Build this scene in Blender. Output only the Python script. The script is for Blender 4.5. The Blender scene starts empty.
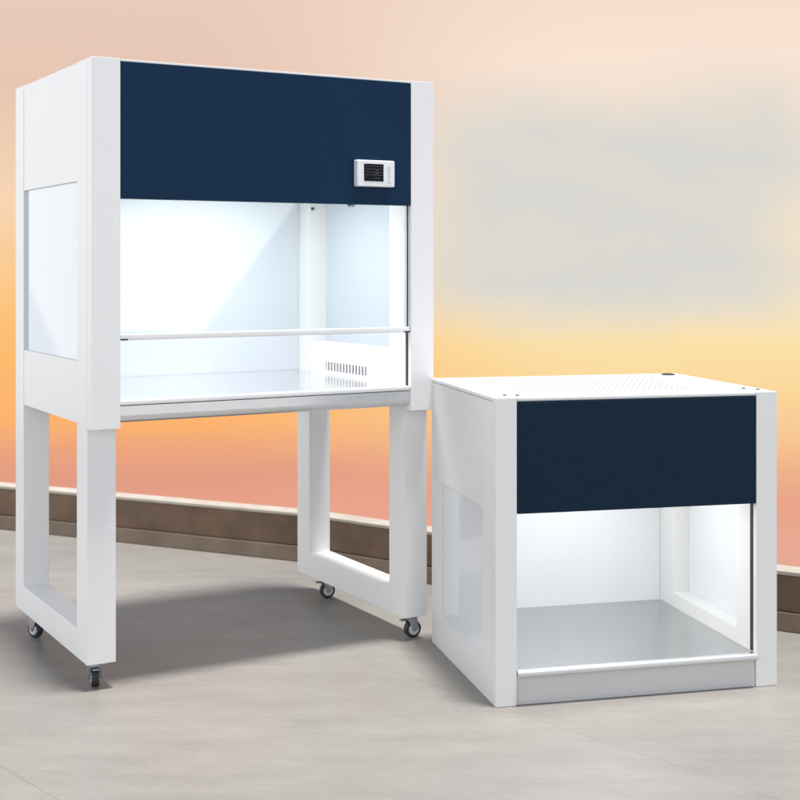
import bpy, bmesh, math, random
from mathutils import Vector, Matrix
random.seed(4)
scene = bpy.context.scene
col = scene.collection
F_PX, HORIZON, CAM_H = 1368.857, 264.462, 1.2     # in an 800 px wide frame

# ------------------------------------------------------------------ materials
def new_mat(name):
    m = bpy.data.materials.new(name); m.use_nodes = True
    nt = m.node_tree
    return m, nt, nt.nodes['Principled BSDF']

def N(nt, kind, **kw):
    n = nt.nodes.new(kind)
    for k, v in kw.items():
        if k in n.inputs: n.inputs[k].default_value = v
        else: setattr(n, k, v)
    return n

def paint(name, rgb, rough=.35, peel=.02, mottle=.03, spec=.5):
    """powder coat: faint orange peel, faint uneven gloss and tone"""
    m, nt, b = new_mat(name)
    tc = N(nt, 'ShaderNodeTexCoord')
    n1 = N(nt, 'ShaderNodeTexNoise', Scale=260.0, Detail=2.0)
    n2 = N(nt, 'ShaderNodeTexNoise', Scale=3.5, Detail=5.0)
    nt.links.new(tc.outputs['Object'], n1.inputs['Vector'])
    nt.links.new(tc.outputs['Object'], n2.inputs['Vector'])
    mx = N(nt, 'ShaderNodeMix', data_type='RGBA')
    mx.inputs['A'].default_value = (*[c * (1 - mottle) for c in rgb], 1)
    mx.inputs['B'].default_value = (*[min(1, c * (1 + mottle)) for c in rgb], 1)
    nt.links.new(n2.outputs['Fac'], mx.inputs['Factor'])
    nt.links.new(mx.outputs['Result'], b.inputs['Base Color'])
    mr = N(nt, 'ShaderNodeMapRange')
    mr.inputs['To Min'].default_value = rough - .06; mr.inputs['To Max'].default_value = rough + .08
    nt.links.new(n2.outputs['Fac'], mr.inputs['Value'])
    nt.links.new(mr.outputs['Result'], b.inputs['Roughness'])
    bp = N(nt, 'ShaderNodeBump', Strength=peel, Distance=.002)
    nt.links.new(n1.outputs['Fac'], bp.inputs['Height'])
    nt.links.new(bp.outputs['Normal'], b.inputs['Normal'])
    b.inputs['Specular IOR Level'].default_value = spec
    return m

def steel(name, rgb, rough, axis_scale, bump=.02, vary=.04):
    """brushed stainless: fine scratches along one direction"""
    m, nt, b = new_mat(name)
    tc = N(nt, 'ShaderNodeTexCoord')
    mp = N(nt, 'ShaderNodeMapping'); mp.inputs['Scale'].default_value = axis_scale
    nz = N(nt, 'ShaderNodeTexNoise', Scale=1.0, Detail=4.0)
    n2 = N(nt, 'ShaderNodeTexNoise', Scale=5.0, Detail=3.0)
    nt.links.new(tc.outputs['Object'], mp.inputs['Vector'])
    nt.links.new(mp.outputs['Vector'], nz.inputs['Vector'])
    nt.links.new(tc.outputs['Object'], n2.inputs['Vector'])
    ad = N(nt, 'ShaderNodeMath', operation='ADD')
    nt.links.new(nz.outputs['Fac'], ad.inputs[0]); nt.links.new(n2.outputs['Fac'], ad.inputs[1])
    mr = N(nt, 'ShaderNodeMapRange')
    mr.inputs['From Max'].default_value = 2.0
    mr.inputs['To Min'].default_value = rough - vary; mr.inputs['To Max'].default_value = rough + vary
    nt.links.new(ad.outputs[0], mr.inputs['Value'])
    nt.links.new(mr.outputs['Result'], b.inputs['Roughness'])
    bp = N(nt, 'ShaderNodeBump', Strength=bump, Distance=.001)
    nt.links.new(nz.outputs['Fac'], bp.inputs['Height'])
    nt.links.new(bp.outputs['Normal'], b.inputs['Normal'])
    b.inputs['Base Color'].default_value = (*rgb, 1)
    b.inputs['Metallic'].default_value = 1.0
    return m

def plain(name, rgb, rough=.5, metal=0.0):
    m, nt, b = new_mat(name)
    tc = N(nt, 'ShaderNodeTexCoord')
    n2 = N(nt, 'ShaderNodeTexNoise', Scale=60.0, Detail=3.0)
    nt.links.new(tc.outputs['Object'], n2.inputs['Vector'])
    mx = N(nt, 'ShaderNodeMix', data_type='RGBA')
    mx.inputs['A'].default_value = (*[c * .9 for c in rgb], 1)
    mx.inputs['B'].default_value = (*[min(1, c * 1.1) for c in rgb], 1)
    nt.links.new(n2.outputs['Fac'], mx.inputs['Factor'])
    nt.links.new(mx.outputs['Result'], b.inputs['Base Color'])
    b.inputs['Roughness'].default_value = rough; b.inputs['Metallic'].default_value = metal
    return m

def pane_mat(name, rgb, ior=2.0):
    """coated, back-whitened safety glass: pale body under a reflective skin"""
    m, nt, b = new_mat(name)
    tc = N(nt, 'ShaderNodeTexCoord')
    n2 = N(nt, 'ShaderNodeTexNoise', Scale=2.0, Detail=2.0)
    nt.links.new(tc.outputs['Object'], n2.inputs['Vector'])
    mx = N(nt, 'ShaderNodeMix', data_type='RGBA')
    mx.inputs['A'].default_value = (*[c * .98 for c in rgb], 1)
    mx.inputs['B'].default_value = (*[min(1, c * 1.02) for c in rgb], 1)
    nt.links.new(n2.outputs['Fac'], mx.inputs['Factor'])
    nt.links.new(mx.outputs['Result'], b.inputs['Base Color'])
    b.inputs['Roughness'].default_value = .02
    b.inputs['IOR'].default_value = ior
    return m

def clear_glass(name):
    m, nt, b = new_mat(name)
    out = nt.nodes['Material Output']
    nt.nodes.remove(b)
    tr = N(nt, 'ShaderNodeBsdfTransparent', Color=(.97, .985, .98, 1))
    gl = N(nt, 'ShaderNodeBsdfGlossy', Roughness=.01)
    fr = N(nt, 'ShaderNodeFresnel', IOR=1.45)
    ms = N(nt, 'ShaderNodeMixShader')
    nt.links.new(fr.outputs[0], ms.inputs[0]); nt.links.new(tr.outputs[0], ms.inputs[1]); nt.links.new(gl.outputs[0], ms.inputs[2])
    nt.links.new(ms.outputs[0], out.inputs['Surface'])
    return m

def emitter(name, rgb, strength):
    m, nt, b = new_mat(name)
    b.inputs['Base Color'].default_value = (.8, .8, .8, 1)
    b.inputs['Emission Color'].default_value = (*rgb, 1)
    b.inputs['Emission Strength'].default_value = strength
    return m

def perforated(name, rgb, x0, x1, y0, y1, pitch):
    """white lid with a field of small punched holes between x0..x1, y0..y1 (local metres)"""
    m = paint(name, rgb, .35)
    nt = m.node_tree; b = nt.nodes['Principled BSDF']
    tc = N(nt, 'ShaderNodeTexCoord'); sp = N(nt, 'ShaderNodeSeparateXYZ')
    nt.links.new(tc.outputs['Object'], sp.inputs[0])
    def M(op, a, bb=None, c=None):
        n = N(nt, 'ShaderNodeMath', operation=op)
        for i, v in enumerate((a, bb, c)):
            if v is None: continue
            if isinstance(v, (int, float)): n.inputs[i].default_value = v
            else: nt.links.new(v, n.inputs[i])
        return n.outputs[0]
    X, Y = sp.outputs['X'], sp.outputs['Y']
    row = M('FLOOR', M('DIVIDE', Y, pitch))
    odd = M('MULTIPLY', M('MODULO', M('ABSOLUTE', row), 2.0), pitch * .5)
    fx = M('SUBTRACT', M('FRACT', M('DIVIDE', M('ADD', X, odd), pitch)), .5)
    fy = M('SUBTRACT', M('FRACT', M('DIVIDE', Y, pitch)), .5)
    d = M('SQRT', M('ADD', M('MULTIPLY', fx, fx), M('MULTIPLY', fy, fy)))
    hole = M('LESS_THAN', d, .30)
    for v, lo, hi in ((X, x0, x1), (Y, y0, y1)):
        hole = M('MULTIPLY', hole, M('MULTIPLY', M('GREATER_THAN', v, lo), M('LESS_THAN', v, hi)))
    old = b.inputs['Base Color'].links[0].from_socket
    mx = N(nt, 'ShaderNodeMix', data_type='RGBA')
    nt.links.new(hole, mx.inputs['Factor']); nt.links.new(old, mx.inputs['A'])
    mx.inputs['B'].default_value = (.12, .12, .13, 1)
    nt.links.new(mx.outputs['Result'], b.inputs['Base Color'])
    return m

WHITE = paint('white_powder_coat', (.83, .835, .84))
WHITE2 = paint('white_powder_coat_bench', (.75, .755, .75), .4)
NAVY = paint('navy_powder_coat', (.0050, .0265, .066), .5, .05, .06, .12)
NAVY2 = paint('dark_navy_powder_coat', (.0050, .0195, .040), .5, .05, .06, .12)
PANE = pane_mat('coated_glass', (.56, .625, .69), 1.8)
BACK = pane_mat('back_glass', (.62, .675, .735), 1.28)
PANE2 = pane_mat('coated_glass_bench', (.72, .75, .78), 1.25)
CLEAR = clear_glass('clear_glass')
STEEL_TOP = steel('brushed_steel_top', (.90, .90, .90), .17, (2.5, 220, 220))
STEEL_TRIM = steel('brushed_steel_trim', (.76, .77, .785), .36, (2.5, 300, 300))
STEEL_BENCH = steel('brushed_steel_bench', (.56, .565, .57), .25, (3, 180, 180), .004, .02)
APRON = paint('grey_apron', (.60, .61, .615), .4)
RUBBER = plain('black_rubber', (.025, .027, .03), .55)
ZINC = plain('zinc_plate', (.42, .44, .48), .35, .9)
GREYPL = plain('grey_plastic', (.25, .26, .28), .45)
HUBPL = plain('pale_hub_plastic', (.62, .64, .67), .4)
DARK = plain('dark_recess', (.03, .03, .035), .6)
SLOT = plain('grille_grey', (.22, .22, .235), .6)
BOXPL = plain('white_plastic', (.82, .83, .85), .3)
BTN = plain('button_plastic', (.70, .71, .73), .35)
LCD = plain('lcd_black', (.005, .006, .009), .15); LCD.node_tree.nodes['Principled BSDF'].inputs['Specular IOR Level'].default_value = .15
LCDLINE = emitter('lcd_lines', (.5, .55, .65), .10); LCDLINE.node_tree.nodes['Principled BSDF'].inputs['Base Color'].default_value = (.03, .03, .035, 1)
ADDED_GLOW = emitter('added_glow', (1.0, .985, .97), 10.2)  # added fill glow for the tall cabinet's chamber
ADDED_GLOW2 = emitter('added_glow_bench', (1.0, .985, .965), 6.8)  # same added fill, weaker, for the low cabinet

# ------------------------------------------------------------------ mesh helpers
def bx(bm, x0, x1, y0, y1, z0, z1, bevel=0.0, seg=2, mi=0):
    r = bmesh.ops.create_cube(bm, size=1.0)
    vs = r['verts']
    for v in vs:
        v.co = Vector(((x0 + x1) / 2 + v.co.x * (x1 - x0), (y0 + y1) / 2 + v.co.y * (y1 - y0), (z0 + z1) / 2 + v.co.z * (z1 - z0)))
    fs = {f for v in vs for f in v.link_faces}
    for f in fs: f.material_index = mi
    if bevel:
        es = list({e for v in vs for e in v.link_edges})
        r = bmesh.ops.bevel(bm, geom=es, offset=bevel, segments=seg, profile=.5, affect='EDGES')
        for f in r['faces']: f.material_index = mi

def prism(bm, poly, axis, a0, a1, bevel=0.0):
    """extrude a 2-D outline along axis 'x' (outline in y,z) or 'z' (outline in x,y) or 'y' (x,z)"""
    def P(u, v, a):
        return {'x': (a, u, v), 'y': (u, a, v), 'z': (u, v, a)}[axis]
    A = [bm.verts.new(P(u, v, a0)) for u, v in poly]
    B = [bm.verts.new(P(u, v, a1)) for u, v in poly]
    n = len(poly)
    fs = [bm.faces.new(A), bm.faces.new(B[::-1])]
    for i in range(n):
        fs.append(bm.faces.new((A[i], B[i], B[(i + 1) % n], A[(i + 1) % n])))
    bmesh.ops.recalc_face_normals(bm, faces=fs)
    if bevel:
        es = list({e for f in fs for e in f.edges})
        bmesh.ops.bevel(bm, geom=es, offset=bevel, segments=2, profile=.5, affect='EDGES')

def ring(bm, y0, y1, z0, z1, hy0, hy1, hz0, hz1, x0, x1, bevel=.0015):
    """a wall x0..x1 thick with a rectangular opening"""
    o = [(y0, z0), (y1, z0), (y1, z1), (y0, z1)]; h = [(hy0, hz0), (hy1, hz0), (hy1, hz1), (hy0, hz1)]
    V = {}
    for k, x in enumerate((x0, x1)):
        V[k, 'o'] = [bm.verts.new((x, *p)) for p in o]; V[k, 'h'] = [bm.verts.new((x, *p)) for p in h]
    fs = []
    for i in range(4):
        j = (i + 1) % 4
        for k in (0, 1):
            fs.append(bm.faces.new((V[k, 'o'][i], V[k, 'o'][j], V[k, 'h'][j], V[k, 'h'][i])))
        for t in 'oh':
            fs.append(bm.faces.new((V[0, t][i], V[0, t][j], V[1, t][j], V[1, t][i])))
    bmesh.ops.recalc_face_normals(bm, faces=fs)
    if bevel:
        es = [e for e in {e for f in fs for e in f.edges} if len(e.link_faces) == 2 and e.calc_face_angle(0) > .5]
        bmesh.ops.bevel(bm, geom=es, offset=bevel, segments=2, profile=.5, affect='EDGES')

def cyl(bm, c, axis, r0, r1, length, seg=28, bevel=0.0, mi=0):
    r = bmesh.ops.create_cone(bm, cap_ends=True, segments=seg, radius1=r0, radius2=r1, depth=length)
    R = {'z': Matrix(), 'x': Matrix.Rotation(math.pi / 2, 4, 'Y'), 'y': Matrix.Rotation(math.pi / 2, 4, 'X')}[axis]
    bmesh.ops.transform(bm, verts=r['verts'], matrix=Matrix.Translation(c) @ R)
    fs = {f for v in r['verts'] for f in v.link_faces}
    for f in fs: f.material_index = mi
    if bevel:
        es = [e for e in {e for f in fs for e in f.edges} if e.calc_face_angle(0) > .9]
        q = bmesh.ops.bevel(bm, geom=es, offset=bevel, segments=2, profile=.5, affect='EDGES')
        for f in q['faces']: f.material_index = mi

def obj(name, bm, mats, parent=None, loc=(0, 0, 0)):
    me = bpy.data.meshes.new(name)
    bm.to_mesh(me); bm.free()
    for p in me.polygons: p.use_smooth = True
    me.set_sharp_from_angle(angle=math.radians(38))
    for m in (mats if isinstance(mats, (list, tuple)) else [mats]): me.materials.append(m)
    o = bpy.data.objects.new(name, me); col.objects.link(o)
    o.location = loc
    wn = o.modifiers.new('flat_faces', 'WEIGHTED_NORMAL'); wn.keep_sharp = True; wn.weight = 100
    if parent: o.parent = parent
    return o

def box_obj(name, dims, mat, parent, loc, bevel=.0012):
    bm = bmesh.new(); bx(bm, *dims, bevel=bevel)
    return obj(name, bm, mat, parent, loc)

def thing(name, label, cat, loc, rz):
    o = bpy.data.objects.new(name, None); col.objects.link(o)
    o.empty_display_size = .2
    o.location = loc; o.rotation_euler = (0, 0, rz)
    o['label'] = label; o['category'] = cat
    return o

def base_at(X, Y, a, x, y):
    c, s = math.cos(a), math.sin(a)
    return (X + c * x - s * y, Y + s * x + c * y, 0)

# ------------------------------------------------------------------ tall cabinet on wheeled legs
def tall_cabinet():
    W, D, w, d, p, ws = 1.1108, .7842, .0833, .0994, .0408, .083
    zb, zs, zt, zpb = .075, .7389, 1.7785, 1.3853
    zg1, zg0, zl0 = 1.4384, .924, .7461
    zbar, zlip, zfb = 1.0075, .8158, .7535
    root = thing('laminar_flow_cabinet', 'tall white laboratory cabinet on wheeled open legs, navy front panel with a small screen',
                 'laboratory cabinet', base_at(-.8762, 3.8342, .5222, W / 2, D / 2), .5222)
    L = (-W / 2, -D / 2, 0)
    inner = W - w
    rail = .083                                                # height of the bottom rail
    for x0, x1, outx in ((0, w, 0), (inner, W, W)):
        bm = bmesh.new()
        prism(bm, [(0, zb), (D, zb), (D, zt), (D - d, zt), (D - d, zb + rail), (d, zb + rail), (d, zt), (0, zt)], 'x', x0, x1, .0016)
        obj('side_frame', bm, WHITE, root, L)
        s = .0018
        e = .0006 if outx == 0 else 0
        bm = bmesh.new(); bx(bm, x0 + .0008, x1 - .0008, d + s, D - d - s, zg1, zt - .001, bevel=.0012)
        obj('upper_side_panel', bm, WHITE, root, L)
        bm = bmesh.new(); bx(bm, x0 + .0008, x1 - .0008, d + s, D - d - s, zl0, zg0, bevel=.0012)
        low = obj('lower_side_panel', bm, WHITE, root, L)
        gx = (x0 + .009, x0 + .015) if outx == 0 else (x1 - .015, x1 - .009)
        box_obj('side_pane', (*gx, d - .004, D - d + .004, zg0 - .004, zg1 + .004), PANE, root, L, .0008)
        # thin gasket round the pane
        if outx:
            # intake grille low on the inside of the right hand wall
            bm = bmesh.new()
            gy0, gy1, gz0, gz1 = .256, .552, .829, .858
            bx(bm, x0 - .0012, x0 + .0004, gy0, gy1, gz0, gz1, mi=0)
            n = 13
            for k in range(n):
                y = gy0 + (k + .15) * (gy1 - gy0) / n
                bx(bm, x0 - .003, x0 - .0014, y, y + (gy1 - gy0) / n * .38, gz0 - .001, gz1 + .001, mi=1)
            obj('vent_grille', bm, [SLOT, WHITE], low)
        # front stile of folded sheet
        bm = bmesh.new(); bx(bm, x0, x0 + ws, -p, -.0012, zs, zt, bevel=.0018)
        obj('front_stile', bm, WHITE, root, L)
        # dark sash channel behind the stile
        tx = (x0 + ws + .0003, x0 + ws + .0035) if outx == 0 else (x0 - .0035, x0 - .0003)
        box_obj('sash_track', (*tx, -.0225, -.013, zlip - .012, zpb + .02), DARK, root, L, 0)

    # header: lid, back, ceiling, navy front
    box_obj('top_cover', (w + .001, inner - .001, -p + .002, D - .001, zt - .0075, zt - .0012), WHITE, root, L)
    box_obj('header_back_panel', (w + .001, inner - .001, D - .016, D - .003, zpb + .090, zt - .009), WHITE, root, L)
    box_obj('ceiling_panel', (w + .001, inner - .001, -.004, D - .018, zpb + .091, zpb + .101), WHITE, root, L)
    box_obj('added_light_panel', (.28, W - .28, .14, .50, zpb + .082, zpb + .0908), ADDED_GLOW, root, L, .001)  # unseen glowing panel, added to brighten the chamber
    fp = box_obj('front_panel', (w + .0016, inner - .0016, -p - .0012, -p + .028, zpb, zt - .0085), NAVY, root, L, .002)
    # control box on the front panel
    yb = -p - .0012
    cb_x0, cb_x1, cb_z0, cb_z1 = .8225, .955, 1.4400, 1.5215
    bm = bmesh.new(); bx(bm, cb_x0, cb_x1, yb - .024, yb + .001, cb_z0, cb_z1, bevel=.004, seg=3)
    cb = obj('control_box', bm, BOXPL, root, L)
    yf = yb - .024
    bm = bmesh.new()
    sx0, sx1, sz0, sz1 = .8455, .9140, 1.4560, 1.5095
    bx(bm, sx0, sx1, yf - .0009, yf + .001, sz0, sz1, bevel=.0004, mi=0)
    for z, a, b_ in ((1.5022, .06, .93), (1.4935, .06, .62), (1.4935, .66, .95), (1.4845, .06, .95), (1.4755, .06, .60), (1.4755, .64, .95), (1.4655, .5, .78)):
        xa, xb = sx0 + a * (sx1 - sx0), sx0 + b_ * (sx1 - sx0)
        bx(bm, xa, xb, yf - .0012, yf - .00095, z - .0006, z + .0006, mi=1)
    for x, z, hh in ((.8905, 1.4905, .0018), (.8865, 1.4800, .0018), (.8930, 1.4800, .0015), (.8990, 1.4655, .0011)):
        bx(bm, x - .0022, x + .0022, yf - .0013, yf - .001, z - hh, z + hh, mi=1)
    obj('screen', bm, [LCD, LCDLINE], cb)
    for z in (1.5035, 1.4885, 1.4735, 1.4585):
        bm = bmesh.new(); cyl(bm, (.9345, yf - .0008, z), 'y', .0048, .0048, .003, 20, .0009)
        obj('button', bm, BTN, cb)
    # gas tap peeping out below the panel
    bm = bmesh.new()
    bx(bm, .796, .826, -.020, .004, zpb + .001, zpb + .014, bevel=.002)
    cyl(bm, (.8335, -.006, zpb - .001), 'y', .0075, .0075, .02, 18, .001)
    cyl(bm, (.822, -.006, zpb - .0005), 'z', .004, .004, .012, 14)
    obj('gas_tap', bm, ZINC, root, L)
    bm = bmesh.new(); cyl(bm, (inner + .012, D - d - .004, zpb + .016), 'y', .006, .005, .01, 16)
    obj('bumper', bm, RUBBER, root, L)

    # back of the chamber
    box_obj('back_pane', (w + .0005, inner - .0005, D - .013, D - .005, zlip - .02, zpb + .089), BACK, root, L, .0008)
    # steel worktop, its pale nose and the brushed tray front
    box_obj('worktop', (w + .0005, inner - .0005, -.006, D - .0145, zlip - .012, zlip - .0006), STEEL_TOP, root, L, .001)
    box_obj('worktop_nose', (w + .0008, inner - .0008, -p + .004, -.007, zlip - .0125, zlip + .0012), WHITE, root, L, .003)
    bm = bmesh.new()
    prof = [(-.0075, zlip - .0145), (-p + .006, zlip - .0145)]
    for k in range(9):
        t = math.radians(180 + k * 90 / 8)
        prof.append((-p + .006 + .022 + math.cos(t) * .022, zfb + .022 + math.sin(t) * .022))
    prof.append((-.0075, zfb))
    prism(bm, prof, 'x', w + .0008, inner - .0008)
    obj('tray_front', bm, STEEL_TRIM, root, L)
    box_obj('base_tray', (w + .0008, inner - .0008, -.006, D - .002, zfb, zlip - .0215), WHITE, root, L)
    # sliding sash: clear pane with a white grip rail
    sash = box_obj('sash', (w + .004, inner - .004, -.0205, -.0155, zbar - .004, zpb + .018), CLEAR, root, L, 0)
    bm = bmesh.new()
    bx(bm, w + .001, inner - .001, -.036, -.004, zbar - .0215, zbar - .004, bevel=.003)
    g = obj('grip_rail', bm, WHITE, sash)
    for x0 in (w + .0008, inner - .0228):
        bm = bmesh.new(); bx(bm, x0, x0 + .022, -.038, -.0365, zbar - .0215, zbar - .0170, bevel=.0004)
        obj('rail_clip', bm, DARK, sash)

    # casters: one of each piece, then copies
    r = .0275
    def caster_pieces():
        bm = bmesh.new()                                        # fork with its plate and swivel
        bx(bm, -.029, .029, -.021, .021, .0700, .0748, bevel=.001)
        cyl(bm, (0, 0, .0672), 'z', .017, .015, .006, 24)
        for sgn in (-1, 1):
            xs = sgn * .0165
            poly = [(-.012, .066), (.022, .066), (.027, .046), (.026, .030), (.014, .022), (.004, .036)]
            prism(bm, poly, 'x', xs - .0013, xs + .0013, .0005)
        bx(bm, -.0178, .0178, -.012, .020, .0618, .0648, bevel=.0008)
        bx(bm, -.010, .010, -.030, -.010, .0565, .0605, bevel=.0015)  # brake pedal
        fork = obj('caster', bm, ZINC)
        bm = bmesh.new()
        cyl(bm, (0, .014, r + .0005), 'x', r, r, .022, 40, .004)
        wh = obj('wheel', bm, RUBBER)
        bm = bmesh.new()
        cyl(bm, (0, .014, r + .0005), 'x', .0185, .0185, .0245, 32, .0012)
        cyl(bm, (0, .014, r + .0005), 'x', .0065, .0065, .0275, 20, .001, mi=1)
        cyl(bm, (0, .014, r + .0005), 'x', .0042, .0042, .041, 6, mi=1)
        hub = obj('hub', bm, [HUBPL, ZINC])
        return fork, wh, hub
    fork, wh, hub = caster_pieces()
    spots = [(.034, .034, -14), (.034, .632, 24), (W - .046, .645, 262), (W - .044, .042, 268)]
    for i, (x, y, ang) in enumerate(spots):
        if i == 0: f_, w_, h_ = fork, wh, hub
        else:
            f_, w_, h_ = fork.copy(), wh.copy(), hub.copy()
            for o in (f_, w_, h_): col.objects.link(o)
        f_.parent = root; f_.location = (x - W / 2, y - D / 2, 0); f_.rotation_euler = (0, 0, math.radians(ang))
        w_.parent = f_; h_.parent = f_
    return root

# ------------------------------------------------------------------ low cabinet standing on the floor
def bench_cabinet():
    W, D, ws, wr = .8398, .6686, .0607, .0650
    zt, zpb, zg1, zg0, zlip = .8385, .5217, .5233, .099, .0962
    g0, g1 = .1202, .5476
    root = thing('benchtop_flow_cabinet', 'low white cabinet standing directly on the floor, darker navy front panel without a screen',
                 'laboratory cabinet', base_at(.2588, 3.7042, .2381, W / 2, D / 2), .2381)
    L = (-W / 2, -D / 2, 0)
    lid = .012; zs2 = .140                                     # the right hand sill stands above the worktop
    for x0, x1, left in ((0, ws, True), (W - wr, W, False)):
        bm = bmesh.new()
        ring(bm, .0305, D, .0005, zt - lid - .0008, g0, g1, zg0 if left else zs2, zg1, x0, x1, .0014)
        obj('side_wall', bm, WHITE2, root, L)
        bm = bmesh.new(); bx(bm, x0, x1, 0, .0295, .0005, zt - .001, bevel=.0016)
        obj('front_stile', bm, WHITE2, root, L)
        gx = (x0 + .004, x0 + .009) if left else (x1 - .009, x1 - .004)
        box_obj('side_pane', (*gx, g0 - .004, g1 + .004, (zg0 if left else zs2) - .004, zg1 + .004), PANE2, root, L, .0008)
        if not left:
            box_obj('sash_track', (x0 - .0045, x0 - .0005, .019, .0285, zlip + .003, zpb + .02), DARK, root, L, 0)
    # lid with perforated field, rolled front edge
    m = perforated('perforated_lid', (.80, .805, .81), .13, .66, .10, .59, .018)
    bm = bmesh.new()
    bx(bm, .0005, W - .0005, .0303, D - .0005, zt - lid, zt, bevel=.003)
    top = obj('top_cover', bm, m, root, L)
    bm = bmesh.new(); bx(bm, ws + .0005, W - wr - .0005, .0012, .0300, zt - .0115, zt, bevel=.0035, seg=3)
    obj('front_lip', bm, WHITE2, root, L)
    bm = bmesh.new()
    cyl(bm, (.785, .610, zt + .0016), 'z', .0235, .0215, .0032, 36, .0008)
    cyl(bm, (.785, .610, zt + .004), 'z', .013, .012, .0022, 24, .0005)
    obj('cable_grommet', bm, RUBBER, root, L)
    scr = None
    for x, y in ((.045, .060), (.078, .050), (.785, .095), (.812, .060), (.800, .642)):
        if scr is None:
            bm = bmesh.new(); cyl(bm, (0, 0, .0014), 'z', .0058, .005, .0028, 16, .0006)
            scr = obj('screw', bm, DARK, root)
            o = scr
        else:
            o = scr.copy(); col.objects.link(o); o.parent = root
        o.location = (x - W / 2, y - D / 2, zt)
    box_obj('ceiling_panel', (ws + .001, W - wr - .001, .034, D - .022, zpb + .091, zpb + .099), WHITE2, root, L)
    box_obj('added_light_panel', (.18, W - .19, .12, .44, zpb + .083, zpb + .0908), ADDED_GLOW2, root, L, .001)  # added out of sight under the ceiling to lift the dim interior
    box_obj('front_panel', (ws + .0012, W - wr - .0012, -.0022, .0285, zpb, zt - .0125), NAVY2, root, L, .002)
    box_obj('back_pane', (ws + .0005, W - wr - .0005, D - .018, D - .010, .004, zpb + .089), PANE2, root, L, .0008)
    box_obj('header_back_panel', (ws + .0005, W - wr - .0005, D - .018, D - .006, zpb + .091, zt - lid - .001), WHITE2, root, L)
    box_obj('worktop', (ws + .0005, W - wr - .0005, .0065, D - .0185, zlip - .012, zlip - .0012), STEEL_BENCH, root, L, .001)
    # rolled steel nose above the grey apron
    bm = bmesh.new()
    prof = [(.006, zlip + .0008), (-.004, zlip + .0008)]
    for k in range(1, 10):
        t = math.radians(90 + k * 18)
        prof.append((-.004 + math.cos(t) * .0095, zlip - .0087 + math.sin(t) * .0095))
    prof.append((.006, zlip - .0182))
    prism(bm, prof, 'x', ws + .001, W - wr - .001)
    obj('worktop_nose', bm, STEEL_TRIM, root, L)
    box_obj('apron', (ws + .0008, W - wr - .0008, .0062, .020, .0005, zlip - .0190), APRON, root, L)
    return root

tall_cabinet()
bench_cabinet()

# ------------------------------------------------------------------ the setting
# line of the kerb's foot (front bottom edge)
KERB = [(-24, 16.9), (-7.0, 8.70), (-1.50, 6.05), (-.403, 5.52), (.112, 5.135), (1.244, 4.48), (6.0, 1.75), (15.5, -3.8)]
def offset(pts, dist):
    out = []
    for i, (x, y) in enumerate(pts):
        a = Vector(pts[max(i - 1, 0)]); b = Vector(pts[min(i + 1, len(pts) - 1)])
        t = (b - a).normalized(); n = Vector((-t.y, t.x))       # to the far side
        out.append((x + n.x * dist, y + n.y * dist))
    return out

def sweep(name, prof, mat, parent, bevel=.004):
    """prof: (distance to the far side, height) outline swept along the kerb line"""
    bm = bmesh.new()
    rows = []
    for u, z in prof:
        rows.append([bm.verts.new((x, y, z)) for x, y in offset(KERB, u)])
    n = len(rows)
    for i in range(n):
        a, b = rows[i], rows[(i + 1) % n]
        for k in range(len(KERB) - 1):
            bm.faces.new((a[k], a[k + 1], b[k + 1], b[k]))
    bm.faces.new([r[0] for r in rows]); bm.faces.new([r[-1] for r in rows][::-1])
    bmesh.ops.recalc_face_normals(bm, faces=bm.faces[:])
    if bevel:
        es = [e for e in bm.edges if e.calc_face_angle(0) > .6]
        bmesh.ops.bevel(bm, geom=es, offset=bevel, segments=2, profile=.5, affect='EDGES')
    return obj(name, bm, mat, parent)

def stone(name, c1, c2, rough, scale, bump=.15):
    m, nt, b = new_mat(name)
    tc = N(nt, 'ShaderNodeTexCoord')
    n1 = N(nt, 'ShaderNodeTexNoise', Scale=scale, Detail=8.0, Roughness=.62)
    n2 = N(nt, 'ShaderNodeTexNoise', Scale=scale * 12, Detail=4.0)
    nt.links.new(tc.outputs['Object'], n1.inputs['Vector']); nt.links.new(tc.outputs['Object'], n2.inputs['Vector'])
    rp = N(nt, 'ShaderNodeValToRGB')
    rp.color_ramp.elements[0].position = .3; rp.color_ramp.elements[0].color = (*c1, 1)
    rp.color_ramp.elements[1].position = .7; rp.color_ramp.elements[1].color = (*c2, 1)
    nt.links.new(n1.outputs['Fac'], rp.inputs['Fac'])
    nt.links.new(rp.outputs['Color'], b.inputs['Base Color'])
    b.inputs['Roughness'].default_value = rough
    bp = N(nt, 'ShaderNodeBump', Strength=bump, Distance=.004)
    nt.links.new(n2.outputs['Fac'], bp.inputs['Height']); nt.links.new(bp.outputs['Normal'], b.inputs['Normal'])
    return m

low_wall = thing('low_wall', 'long low brown wall with a pale cap running behind the cabinets', 'low wall', (0, 0, 0), 0)
low_wall['kind'] = 'thing'
sweep('wall_face', [(0.012, .0625), (.012, .1825), (.102, .1825), (.102, .0625)], stone('brown_stone', (.115, .070, .042), (.20, .125, .078), .6, 6), low_wall)
sweep('cap', [(.004, .183), (.004, .197), (.095, .197), (.095, .183)], stone('cream_stone', (.38, .34, .285), (.50, .46, .40), .5, 9, .05), low_wall)
sweep('base_band', [(0, .0005), (0, .062), (.1015, .062), (.1015, .0005)], stone('tan_stone', (.17, .125, .09), (.25, .19, .14), .55, 6), low_wall)

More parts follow.
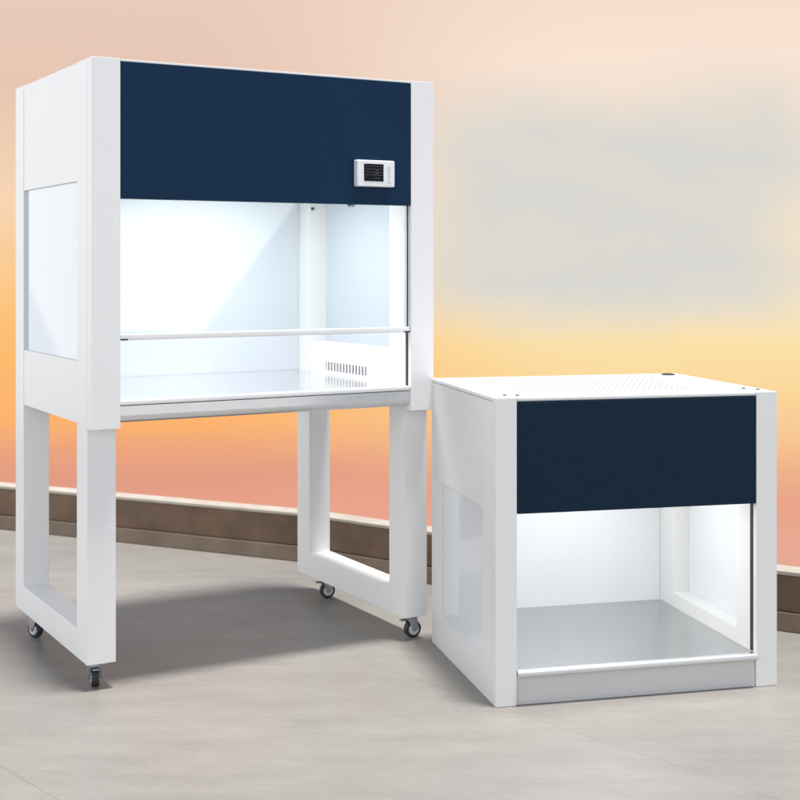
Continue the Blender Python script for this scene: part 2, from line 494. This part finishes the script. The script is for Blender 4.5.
def floor_mat():
    m, nt, b = new_mat('pale_stone_floor')
    tc = N(nt, 'ShaderNodeTexCoord')
    def noise(scale, detail, rough=.55, stretch=None):
        n = N(nt, 'ShaderNodeTexNoise', Scale=scale, Detail=detail, Roughness=rough)
        if stretch:
            mp = N(nt, 'ShaderNodeMapping'); mp.inputs['Scale'].default_value = stretch; mp.inputs['Rotation'].default_value = (0, 0, .35)
            nt.links.new(tc.outputs['Object'], mp.inputs['Vector']); nt.links.new(mp.outputs['Vector'], n.inputs['Vector'])
        else: nt.links.new(tc.outputs['Object'], n.inputs['Vector'])
        return n.outputs['Fac']
    big = noise(1.1, 6); vein = noise(3.0, 9, .65, (1, 3.2, 1)); fine = noise(160, 3)
    rp = N(nt, 'ShaderNodeValToRGB')
    e = rp.color_ramp.elements
    e[0].position = .28; e[0].color = (.205, .194, .179, 1)
    e[1].position = .72; e[1].color = (.315, .300, .278, 1)
    mxn = N(nt, 'ShaderNodeMix', data_type='FLOAT'); mxn.inputs['Factor'].default_value = .5
    nt.links.new(big, mxn.inputs['A']); nt.links.new(vein, mxn.inputs['B'])
    nt.links.new(mxn.outputs['Result'], rp.inputs['Fac'])
    gr = N(nt, 'ShaderNodeMix', data_type='RGBA', blend_type='OVERLAY'); gr.inputs['Factor'].default_value = .30
    grn = N(nt, 'ShaderNodeMix', data_type='FLOAT'); grn.inputs['Factor'].default_value = .5
    nt.links.new(noise(75, 5, .75), grn.inputs['A']); nt.links.new(noise(14, 8, .7, (1, 4, 1)), grn.inputs['B'])
    nt.links.new(rp.outputs['Color'], gr.inputs['A']); nt.links.new(grn.outputs['Result'], gr.inputs['B'])
    # pale flecks
    fl = N(nt, 'ShaderNodeMapRange'); fl.inputs['From Min'].default_value = .70; fl.inputs['From Max'].default_value = .80
    fl.inputs['To Max'].default_value = .35
    nt.links.new(noise(42, 4, .7, (1, 2, 1)), fl.inputs['Value'])
    mf = N(nt, 'ShaderNodeMix', data_type='RGBA'); mf.inputs['B'].default_value = (.42, .40, .37, 1)
    nt.links.new(fl.outputs['Result'], mf.inputs['Factor']); nt.links.new(gr.outputs['Result'], mf.inputs['A'])
    # seams of large slabs
    mp = N(nt, 'ShaderNodeMapping'); mp.inputs['Rotation'].default_value = (0, 0, math.radians(47.7))
    nt.links.new(tc.outputs['Object'], mp.inputs['Vector'])
    sp = N(nt, 'ShaderNodeSeparateXYZ'); nt.links.new(mp.outputs['Vector'], sp.inputs[0])
    def M(op, a, c):
        n = N(nt, 'ShaderNodeMath', operation=op)
        for i, v in enumerate((a, c)):
            if isinstance(v, (int, float)): n.inputs[i].default_value = v
            else: nt.links.new(v, n.inputs[i])
        return n.outputs[0]
    def seam(axis, pitch, off, wid):
        f = M('FRACT', M('DIVIDE', M('ADD', sp.outputs[axis], off), pitch), 0)
        return M('LESS_THAN', M('ABSOLUTE', M('SUBTRACT', f, .5), 0), wid / pitch / 2)
    # the slab joint that shows runs through (-.316,4.356) and (0,4.008)
    c, s = math.cos(math.radians(47.7)), math.sin(math.radians(47.7))
    v0 = s * 0 + c * 4.008
    wm_ = lambda v: M('MULTIPLY', v, .12)
    sm = M('MAXIMUM', seam('Y', 1.2, .6 - v0, .004), wm_(seam('X', 1.2, .35, .002)))
    wear = noise(7, 4)
    sm = M('MULTIPLY', sm, M('MULTIPLY', wear, .7))
    ms = N(nt, 'ShaderNodeMix', data_type='RGBA'); ms.inputs['B'].default_value = (.13, .11, .095, 1)
    nt.links.new(sm, ms.inputs['Factor']); nt.links.new(mf.outputs['Result'], ms.inputs['A'])
    nt.links.new(ms.outputs['Result'], b.inputs['Base Color'])
    mr = N(nt, 'ShaderNodeMapRange'); mr.inputs['To Min'].default_value = .30; mr.inputs['To Max'].default_value = .48; b.inputs['IOR'].default_value = 1.45; b.inputs['Specular IOR Level'].default_value = .2
    nt.links.new(big, mr.inputs['Value']); nt.links.new(mr.outputs['Result'], b.inputs['Roughness'])
    bp = N(nt, 'ShaderNodeBump', Strength=.05, Distance=.003)
    nt.links.new(fine, bp.inputs['Height']); nt.links.new(bp.outputs['Normal'], b.inputs['Normal'])
    return m

bm = bmesh.new()
far = offset(KERB, .05)
pts = far + [(15.5, -16), (-24, -16)]
bm.faces.new([bm.verts.new((x, y, 0)) for x, y in pts][::-1])
bmesh.ops.recalc_face_normals(bm, faces=bm.faces[:])
fl = obj('floor', bm, floor_mat())
if fl.data.polygons[0].normal.z < 0: fl.data.flip_normals()
fl['kind'] = 'structure'

# ------------------------------------------------------------------ sky and light
SUN_EL, SUN_AZ = math.radians(82.5), math.radians(115)            # azimuth measured from +Y clockwise: to the right of the cabinets
sd = Vector((math.sin(SUN_AZ) * math.cos(SUN_EL), math.cos(SUN_AZ) * math.cos(SUN_EL), math.sin(SUN_EL)))
sun = bpy.data.lights.new('sun', 'SUN'); sun.energy = 5.0; sun.angle = math.radians(8); sun.color = (1, .965, .92)
so = bpy.data.objects.new('sun', sun); col.objects.link(so)
so.rotation_euler = sd.to_track_quat('Z', 'Y').to_euler(); so.location = sd * 8

world = bpy.data.worlds.new('World'); scene.world = world; world.use_nodes = True
nt = world.node_tree
bg = nt.nodes['Background']; wout = nt.nodes['World Output']
sky = N(nt, 'ShaderNodeTexSky', sky_type='NISHITA'); sky.sun_disc = False
sky.sun_elevation = SUN_EL; sky.sun_rotation = SUN_AZ
nt.links.new(sky.outputs[0], bg.inputs['Color']); bg.inputs['Strength'].default_value = .1
tc = N(nt, 'ShaderNodeTexCoord'); sp = N(nt, 'ShaderNodeSeparateXYZ')
nt.links.new(tc.outputs['Generated'], sp.inputs[0])
def lin(rgb255): return tuple(((c / 255) / 12.92 if c / 255 <= .04045 else ((c / 255 + .055) / 1.055) ** 2.4) for c in rgb255)
def wr(inp, a, b, c=0., d=1., smooth=True):
    n = N(nt, 'ShaderNodeMapRange', interpolation_type='SMOOTHSTEP' if smooth else 'LINEAR')
    nt.links.new(inp, n.inputs['Value'])
    n.inputs['From Min'].default_value = a; n.inputs['From Max'].default_value = b
    n.inputs['To Min'].default_value = c; n.inputs['To Max'].default_value = d
    return n.outputs['Result']
def wm(op, a, b=0.):
    n = N(nt, 'ShaderNodeMath', operation=op)
    for i, v in enumerate((a, b)):
        if isinstance(v, (int, float)): n.inputs[i].default_value = v
        else: nt.links.new(v, n.inputs[i])
    return n.outputs[0]
def wmix(f, a, b):
    n = N(nt, 'ShaderNodeMix', data_type='RGBA')
    for k, v in (('Factor', f), ('A', a), ('B', b)):
        if isinstance(v, tuple): n.inputs[k].default_value = (*v, 1) if len(v) == 3 else v
        elif isinstance(v, float): n.inputs[k].default_value = v
        else: nt.links.new(v, n.inputs[k])
    return n.outputs['Result']
Z, X, Y = sp.outputs['Z'], sp.outputs['X'], sp.outputs['Y']
# sunset bands by height
wob = N(nt, 'ShaderNodeTexNoise', Scale=3.0, Detail=4.0)
mpw = N(nt, 'ShaderNodeMapping'); mpw.inputs['Scale'].default_value = (1.5, 1.5, 9)
nt.links.new(tc.outputs['Generated'], mpw.inputs['Vector']); nt.links.new(mpw.outputs['Vector'], wob.inputs['Vector'])
zz = wm('ADD', Z, wm('MULTIPLY', wm('SUBTRACT', wob.outputs['Fac'], .5), .030))
def band(stops):
    rp = N(nt, 'ShaderNodeValToRGB')
    el = rp.color_ramp.elements
    while len(el) > 1: el.remove(el[-1])
    for i, (y, c) in enumerate(sorted(stops, key=lambda s: -s[0])):
        z = math.sin(math.atan((HORIZON - y) / F_PX)); pos = (z + .3) / .6
        e_ = el[0] if i == 0 else el.new(pos)
        e_.position = pos; e_.color = (*lin(c), 1)
    nt.links.new(wr(zz, -.3, .3, smooth=False), rp.inputs['Fac'])
    return rp.outputs['Color']
left = band([(0, (233, 203, 188)), (90, (232, 198, 178)), (210, (248, 214, 180)), (290, (252, 200, 135)), (350, (253, 188, 112)), (415, (253, 180, 110)),
             (445, (238, 166, 126)), (475, (226, 156, 132)), (520, (236, 166, 142)), (600, (214, 160, 140))])
right = band([(0, (246, 222, 206)), (60, (249, 228, 212)), (170, (247, 226, 206)), (300, (250, 230, 190)), (345, (252, 225, 168)), (390, (251, 215, 155)), (440, (245, 192, 142)),
              (490, (233, 163, 138)), (545, (232, 170, 148)), (620, (214, 170, 152))])
sunset = wmix(wr(X, -.16, .14), left, right)
# a soft grey cloud, right of centre
cn = N(nt, 'ShaderNodeTexNoise', Scale=9.0, Detail=3.0)
nt.links.new(tc.outputs['Generated'], cn.inputs['Vector'])
wobx = wm('ADD', X, wm('MULTIPLY', wm('SUBTRACT', cn.outputs['Fac'], .5), .09))
wobz = wm('ADD', Z, wm('MULTIPLY', wm('SUBTRACT', cn.outputs['Fac'], .5), .055))
cl = wm('MULTIPLY', wm('MULTIPLY', wr(wobx, -.03, .07), wr(wobx, .31, .24)), wm('MULTIPLY', wr(wobz, -.060, -.01), wr(wobz, .155, .085)))
c2 = N(nt, 'ShaderNodeTexNoise', Scale=9.0, Detail=4.0)
mp2 = N(nt, 'ShaderNodeMapping'); mp2.inputs['Scale'].default_value = (1, 1, 3.5)
nt.links.new(tc.outputs['Generated'], mp2.inputs['Vector']); nt.links.new(mp2.outputs['Vector'], c2.inputs['Vector'])
cloud_col = wmix(wr(c2.outputs['Fac'], .25, .75), lin((221, 218, 209)), lin((216, 215, 210)))
sunset = wmix(wm('MULTIPLY', cl, wr(c2.outputs['Fac'], .2, .7, .93, 1.0)), sunset, cloud_col)
bg2 = N(nt, 'ShaderNodeBackground', Strength=1.0); nt.links.new(sunset, bg2.inputs['Color'])
# added pale glow in the unseen sky, stronger leftward, to brighten the faces
bg3 = N(nt, 'ShaderNodeBackground', Strength=1.0)
dot = N(nt, 'ShaderNodeVectorMath', operation='DOT_PRODUCT'); nt.links.new(tc.outputs['Generated'], dot.inputs[0])
EDGE = Vector((-.85, .05, .50)).normalized(); dot.inputs[1].default_value = EDGE
side_glow = wr(dot.outputs['Value'], -.55, .65)
nt.links.new(wmix(side_glow, (.58, .63, .69), (1.50, 1.52, 1.55)), bg3.inputs['Color'])
def mirror(px, py, yaw, left=False):
    # where the tall cabinet's glass looks when seen near the photograph's viewpoint
    d = Vector(((px - 400) / F_PX, 1, (HORIZON - py) / F_PX)).normalized()
    n = Vector((-math.cos(yaw), -math.sin(yaw), 0)) if left else Vector((math.sin(yaw), -math.cos(yaw), 0))
    return d - 2 * d.dot(n) * n
def vdot(v):
    q = N(nt, 'ShaderNodeVectorMath', operation='DOT_PRODUCT'); nt.links.new(tc.outputs['Generated'], q.inputs[0]); q.inputs[1].default_value = v
    return q.outputs['Value']
def streak_patch(a, b, inside, centre, inner, outer):  # bright sky patch added out of view to put a slanting streak on glass
    e = a.cross(b).normalized()
    if e.dot(inside) < 0: e = -e
    return wm('MULTIPLY', wr(vdot(e), -.001, .003), wr(vdot(centre.normalized()), math.cos(math.radians(outer)), math.cos(math.radians(inner))))
b1 = streak_patch(mirror(300, 200, .5222), mirror(172, 375, .5222), mirror(130, 250, .5222), mirror(165, 255, .5222), 5, 11)
b2 = streak_patch(mirror(27, 285, .5222, True), mirror(57, 353, .5222, True), mirror(65, 240, .5222, True), mirror(60, 240, .5222, True), 6, 13)
base_sky = nt.links and bg3.inputs['Color'].links[0].from_socket
c1_ = wmix(b1, base_sky, (3.4, 3.4, 3.36))
c2_ = wmix(b2, c1_, (1.9, 1.9, 1.9))
nt.links.new(c2_, bg3.inputs['Color'])
m1 = N(nt, 'ShaderNodeMixShader')
nt.links.new(wm('MULTIPLY', wr(Y, .90, .70), wr(Z, .80, .50)), m1.inputs[0]); nt.links.new(bg.outputs[0], m1.inputs[1]); nt.links.new(bg3.outputs[0], m1.inputs[2])
m2 = N(nt, 'ShaderNodeMixShader')
nt.links.new(wm('MULTIPLY', wr(Y, .76, .93), wr(Z, .60, .28)), m2.inputs[0]); nt.links.new(m1.outputs[0], m2.inputs[1]); nt.links.new(bg2.outputs[0], m2.inputs[2])
nt.links.new(m2.outputs[0], wout.inputs['Surface'])
world.cycles.sampling_method = 'MANUAL'; world.cycles.sample_map_resolution = 1024

# ------------------------------------------------------------------ camera
cam = bpy.data.cameras.new('camera')
cam.sensor_width = 36; cam.lens = 36 * F_PX / 800
cam.shift_y = -(400 - HORIZON) / 800
cam.clip_end = 500; cam.clip_start = .05
co = bpy.data.objects.new('camera', cam); col.objects.link(co)
cam.dof.use_dof = True; cam.dof.focus_distance = 4.05; cam.dof.aperture_fstop = 4.5
co.location = (0, 0, CAM_H); co.rotation_euler = (math.pi / 2, 0, 0)
scene.camera = co
scene.view_settings.view_transform = 'Standard'; scene.view_settings.look = 'None'
scene.view_settings.exposure = 0; scene.view_settings.gamma = 1
scene.render.engine = 'CYCLES'
scene.cycles.use_denoising = True
scene.cycles.max_bounces = 8
scene.cycles.sample_clamp_indirect = 6
